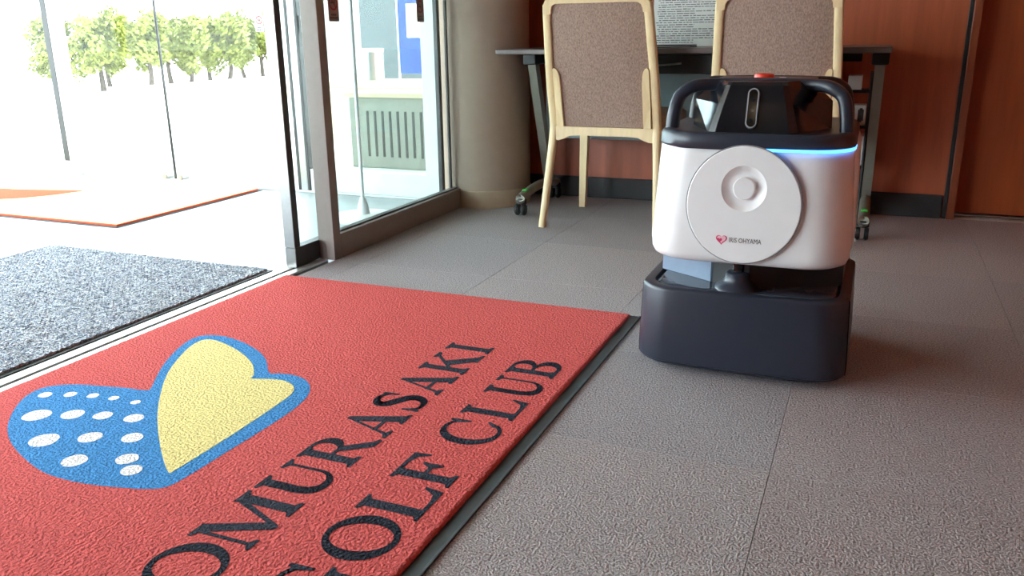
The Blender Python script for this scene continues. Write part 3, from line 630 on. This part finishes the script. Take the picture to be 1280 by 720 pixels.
# printed notice leaning on the wall, black folder, pen tray
nt_ = empty('printed_notice', (-.775, 3.80, .702)); nt_.rotation_euler = (-.08, 0, 0)
B().box(-.158, .158, -.0012, .0012, .0, .42, .0).obj('sheet', paper_m, nt_)
b = B(); 
z = .015
while z < .40:
    x = -.145 + random.uniform(0, .02)
    if random.random() < .12: z += .009; continue
    end = random.choice((.10, .135, .14, .02, .13))
    while x < end:
        l = random.uniform(.006, .03); b.box(x, min(x + l, end + .002), -.0016, -.0011, z, z + random.uniform(.0028, .0042)); x += l + random.uniform(.0015, .006)
    z += .0092
o = b.obj('print_lines', ink_m, nt_); o['kind'] = 'stuff'
tag(nt_, 'white printed notice sheet propped on the table against the wood wall', 'notice')
fo = empty('document_folder', (-.83, 3.60, .702), .06)
B().box(-.12, .12, -.09, .09, 0, .004, .001, 1).obj('back_cover', desk_blk, fo); B().box(-.116, .116, -.086, .086, .004, .007).obj('paper_stack', paper_m, fo); B().box(-.12, .12, -.09, .09, .007, .010, .001, 1).obj('front_cover', desk_blk, fo)
tag(fo, 'black folder lying flat on the dark table top', 'folder')
rk = empty('magazine_rack', (-.085, 3.76, 0))
for x in (-.085, .06):
    for y in (-.05, .05): B().cyl((x, y, 0), (x, y, .60), .006, n=8).obj('upright', desk_blk, rk)
for z in (.02, .22, .38, .52): B().box(-.09, .065, -.056, .056, z, z + .012, .002).obj('shelf', desk_blk, rk)
for x, z, h_ in ((-.05, .232, .11), (.03, .232, .12), (-.04, .392, .10), (.025, .392, .08), (.0, .532, .055), (-.03, .032, .15)): B().box(x - .026, x + .026, -.045, .045, z, z + h_, .002).obj('magazine', paper_m, rk)
tag(rk, 'black wire magazine rack holding white papers under the folding table', 'rack')

# ------------------------------------------------------------------ stickers on the glass
st_paper = mat('sticker_white', (226, 224, 222), .5, noise=(60, .03)); st_red = mat('sticker_red', (150, 16, 24), .5, noise=(60, .04)); st_back = mat('sticker_back', (150, 120, 116), .6, noise=(60, .06))
def sticker(loc, rz, wd, ht, label, base):
    s = empty('no_smoking_sticker', loc, rz)
    P = arcpts(wd / 2 - .006, ht - .006, .006, .006, 0, 90, 4) + arcpts(-wd / 2 + .006, ht - .006, .006, .006, 90, 180, 4) + arcpts(-wd / 2 + .006, .006, .006, .006, 180, 270, 4) + arcpts(wd / 2 - .006, .006, .006, .006, 270, 360, 4)
    B().prism(P, lambda p: (p[0], -.0002, p[1]), lambda p: (p[0], -.0008, p[1])).obj('backing', base, s)
    r = wd * .40; c = ht * .66
    b = B(); o_, i_ = arcpts(0, c, r, r, 0, 360, 24), arcpts(0, c, r * .78, r * .78, 0, 360, 24)
    for q in range(24): b.prism([o_[q], o_[q + 1], i_[q + 1], i_[q]], lambda p: (p[0], -.0008, p[1]), lambda p: (p[0], -.0012, p[1]))
    b.prism([(-r * .62, c + r * .5), (-r * .5, c + r * .62), (r * .62, c - r * .5), (r * .5, c - r * .62)], lambda p: (p[0], -.0008, p[1]), lambda p: (p[0], -.0012, p[1]))
    b.obj('prohibition_ring', st_red, s)
    b = B(); b.box(-r * .6, r * .4, -.0010, -.0008, c - r * .1, c + r * .12); b.box(r * .2, r * .35, -.0010, -.0008, c + r * .12, c + r * .5); b.obj('cigarette_mark', logo_txt, s)
    b = B()
    for k, (z, ww) in enumerate(((.20, .5), (.09, .75))):
        for q in range(4): b.box(-wd * ww / 2 + q * wd * ww / 4, -wd * ww / 2 + (q + .75) * wd * ww / 4, -.0011, -.0008, ht * z, ht * (z + .075))
    b.obj('caption_marks', logo_txt, s)
    return tag(s, label, 'sticker', 'no smoking stickers on the glass')
sticker((-1.7385, 2.562, .812), PI / 2, .062, .092, 'no smoking sticker on the fixed glass panel beside the frame post', st_back)
sticker((-1.7865, 3.262, .816), PI / 2, .062, .092, 'no smoking sticker on the sliding glass leaf near the plaster column', st_back)
sticker((-2.86, YO - .0055, .79), 0, .05, .085, 'white no smoking sticker on the outer glass door in front of the trees', st_paper)
sticker((-2.585, YO - .0055, .78), 0, .05, .085, 'white no smoking sticker on the narrow outer pane beside the steel stile', st_paper)

# ------------------------------------------------------------------ sign stand in the vestibule
ss = empty('sign_stand', (-2.02, 3.10, 0))
B().loft(lathe([(.15, 0), (.15, .006), (.14, .012), (.05, .016), (.03, .02)], 0, 0, 40)).obj('base', alu_white, ss, smooth=40)
B().loft(lathe([(.028, .017), (.022, .06), (.013, .085), (.009, .09)], 0, 0, 20)).obj('collar', alu_white, ss, smooth=50)
B().cyl((0, 0, .085), (0, 0, 1.25), .008, n=14).obj('pole', alu_white, ss, smooth=50)
B().box(-.10, .10, -.006, .006, 1.22, 1.50, .004).obj('sign_plate', alu_white, ss)
tag(ss, 'slim white sign stand with round base standing behind the inner glass', 'sign stand')

# ------------------------------------------------------------------ things outside, beyond the outer glazing
bx = empty('slatted_cabinet', (-2.62, 4.55, -.005))
B().box(-.31, .33, -.14, .15, 0, .42, .006).obj('body', bench_m, bx)
B().box(-.33, .35, -.17, .18, .42, .45, .006).obj('top', bwood, bx)
for k in range(8): B().box(-.19 + k * .052, -.175 + k * .052, -.143, -.139, .07, .34).obj('slot', slot_m, bx)
tag(bx, 'low grey cabinet with a row of vertical slots outside the glass', 'cabinet')
bn = empty('long_bench', (-3.3, 5.7, -.005))
B().box(-1.0, 1.1, -.2, .22, .40, .45, .008).obj('seat_board', bwood, bn)
B().box(-1.0, 1.1, -.19, -.17, .31, .40, .004).obj('apron', bwood, bn)
for x in (-.8, .9): B().box(x - .04, x + .04, -.17, .2, 0, .40, .006).obj('leg', bwood, bn)
tag(bn, 'long pale wooden bench outside behind the slatted cabinet', 'bench')
bi = empty('waste_bin', (-3.55, 5.68, .446))
B().loft(lathe([(.10, 0), (.10, .22), (.095, .225), (.085, .225), (.085, .2)], 0, 0, 28)).obj('body', steel, bi, smooth=40)
B().loft(lathe([(.1015, .205), (.1015, .228), (.099, .230), (.097, .228)], 0, 0, 28)).obj('rim', alu_white, bi, smooth=40)
tag(bi, 'stainless steel cylinder bin standing on the pale bench outside', 'bin')
oc = B().loft([ring(-5.35, 7.6, .42, -.005), ring(-5.35, 7.6, .42, 4.0)]).obj('wall_porch_column', mat('porch_column', (150, 150, 148), .7, noise=(20, .03)), smooth=40); struct(oc)
struct(B().box(-8.2, -2.0, 11.5, 11.7, -.005, 4).obj('wall_porch', tilewall_m))
for z in (.75, 1.35, 1.95):
    pass
bb = empty('blue_banner', (-5.0, 8.9, -.005))
B().box(-.16, .16, -.012, .012, .35, 2.1, .004).obj('cloth', blue_m, bb)
B().cyl((-.175, 0, 0), (-.175, 0, 2.2), .012, n=12).obj('pole', alu_white, bb)
B().box(-.05, .14, -.016, -.012, .75, 1.12).obj('notice_panel', paper_m, bb)
B().box(-.25, .15, -.14, .14, 0, .03, .008).obj('foot', alu_white, bb)
tag(bb, 'blue banner with a white panel standing outside beside the grey wall', 'banner')
struct(B().box(-4.5, -1.0, 3.62, 9.6, 2.85, 3.05).obj('ceiling_porch', plaster))
struct(B().box(-9.8, -9.62, 0, 8, 0, .13, .02).obj('trim_kerb', ground_m))
kb = bpy.data.objects['trim_kerb']; kb.rotation_euler = (0, 0, .0); kb.location = (0, 9.2, -.005); kb.rotation_euler = (0, 0, 0)

def make_tree(h, seed, wid):
    rnd = random.Random(seed); t = empty('shrub_tree', (0, 0, 0))
    pts = [(0, 0, 0), (rnd.uniform(-.05, .05), rnd.uniform(-.05, .05), h * .3), (rnd.uniform(-.1, .1), rnd.uniform(-.08, .08), h * .75)]
    B().tube(openspline(pts, 4), lambda i: .045 - .003 * i, 8, up=(0, 1, 0)).obj('trunk', bark_m, t, smooth=60)
    for k in range(4):
        a = rnd.uniform(0, 2 * PI); z0_ = h * rnd.uniform(.28, .5)
        B().tube([(0, 0, z0_), (.18 * math.cos(a) * wid, .18 * math.sin(a) * wid, z0_ + .15), (.36 * math.cos(a) * wid, .36 * math.sin(a) * wid, z0_ + .4)], lambda i: .018 - .005 * i, 6).obj('branch', bark_m, t)
    b = B()
    lumps = [(rnd.uniform(-.27, .27), rnd.uniform(-.26, .26), h * rnd.uniform(.23, .90), rnd.uniform(.12, .20)) for _ in range(26)]
    for k in range(3200):
        cx, cy_, cz, r = rnd.choice(lumps); v = Vector((rnd.gauss(0, 1), rnd.gauss(0, 1), rnd.gauss(0, 1))).normalized() * r * rnd.uniform(.5, 1.0)
        c = Vector((cx, cy_, cz)) + v; s = rnd.uniform(.03, .055); n = Vector((rnd.gauss(0, 1), rnd.gauss(0, 1), rnd.gauss(0, 1) + .4)).normalized(); u = n.orthogonal().normalized(); q = n.cross(u)
        vs = [b.bm.verts.new(c + u * s), b.bm.verts.new(c + q * s * .55 + n * .008), b.bm.verts.new(c - u * s), b.bm.verts.new(c - q * s * .55 + n * .008)]
        b.bm.faces.new(vs)
    me = bpy.data.meshes.new('foliage'); b.bm.to_mesh(me); b.bm.free(); me.materials.append(leaf_m)
    o = bpy.data.objects.new('foliage', me); COL.objects.link(o); o.parent = t; o['kind'] = 'stuff'
    return t
protos = [make_tree(1.2, s, .78) for s in (1, 2, 3)]
spots = [(-12.05, 9.95), (-11.25, 10.1), (-10.45, 10.3)] + [(-10.55 - .03 * k, 11.25 + .97 * k) for k in range(6)] + [(-12.2, 11.1), (-11.6, 11.9), (-11.7, 13.0), (-11.8, 14.1)]
for i, (x, y) in enumerate(spots):
    t = protos[i] if i < 3 else dup(protos[i % 3]); t.location = (x, y, -.005); t.rotation_euler = (0, 0, i * 1.7); s = .95 + .1 * ((i * 5) % 3) / 2; t.scale = (s, s, s)
    if i < 9: tag(t, 'low leafy green tree in the front planted row along the pale kerb', 'tree', 'front row trees outside')
    else: tag(t, 'low leafy green tree standing behind the front row of trees', 'tree', 'back row trees outside')

# ceiling downlights of the lobby
lamp_m = emat('lamp_warm', (255, 222, 180), 3.5)
for i, (x, y) in enumerate(((-.7, 2.6), (.9, 2.6), (-.7, .4), (.9, .4), (-.7, -1.8), (.9, -1.8))):
    l = empty('ceiling_downlight', (x, y, ZC))
    B().loft(lathe([(.09, -.001), (.09, -.008), (.075, -.012), (.07, -.004)], 0, 0, 28), False, False).obj('trim_ring', alu_white, l, smooth=40)
    B().cyl((0, 0, -.006), (0, 0, -.001), .069, n=28).obj('diffuser', lamp_m, l)
    tag(l, 'round recessed downlight in the white lobby ceiling', 'lamp', 'ceiling downlights')
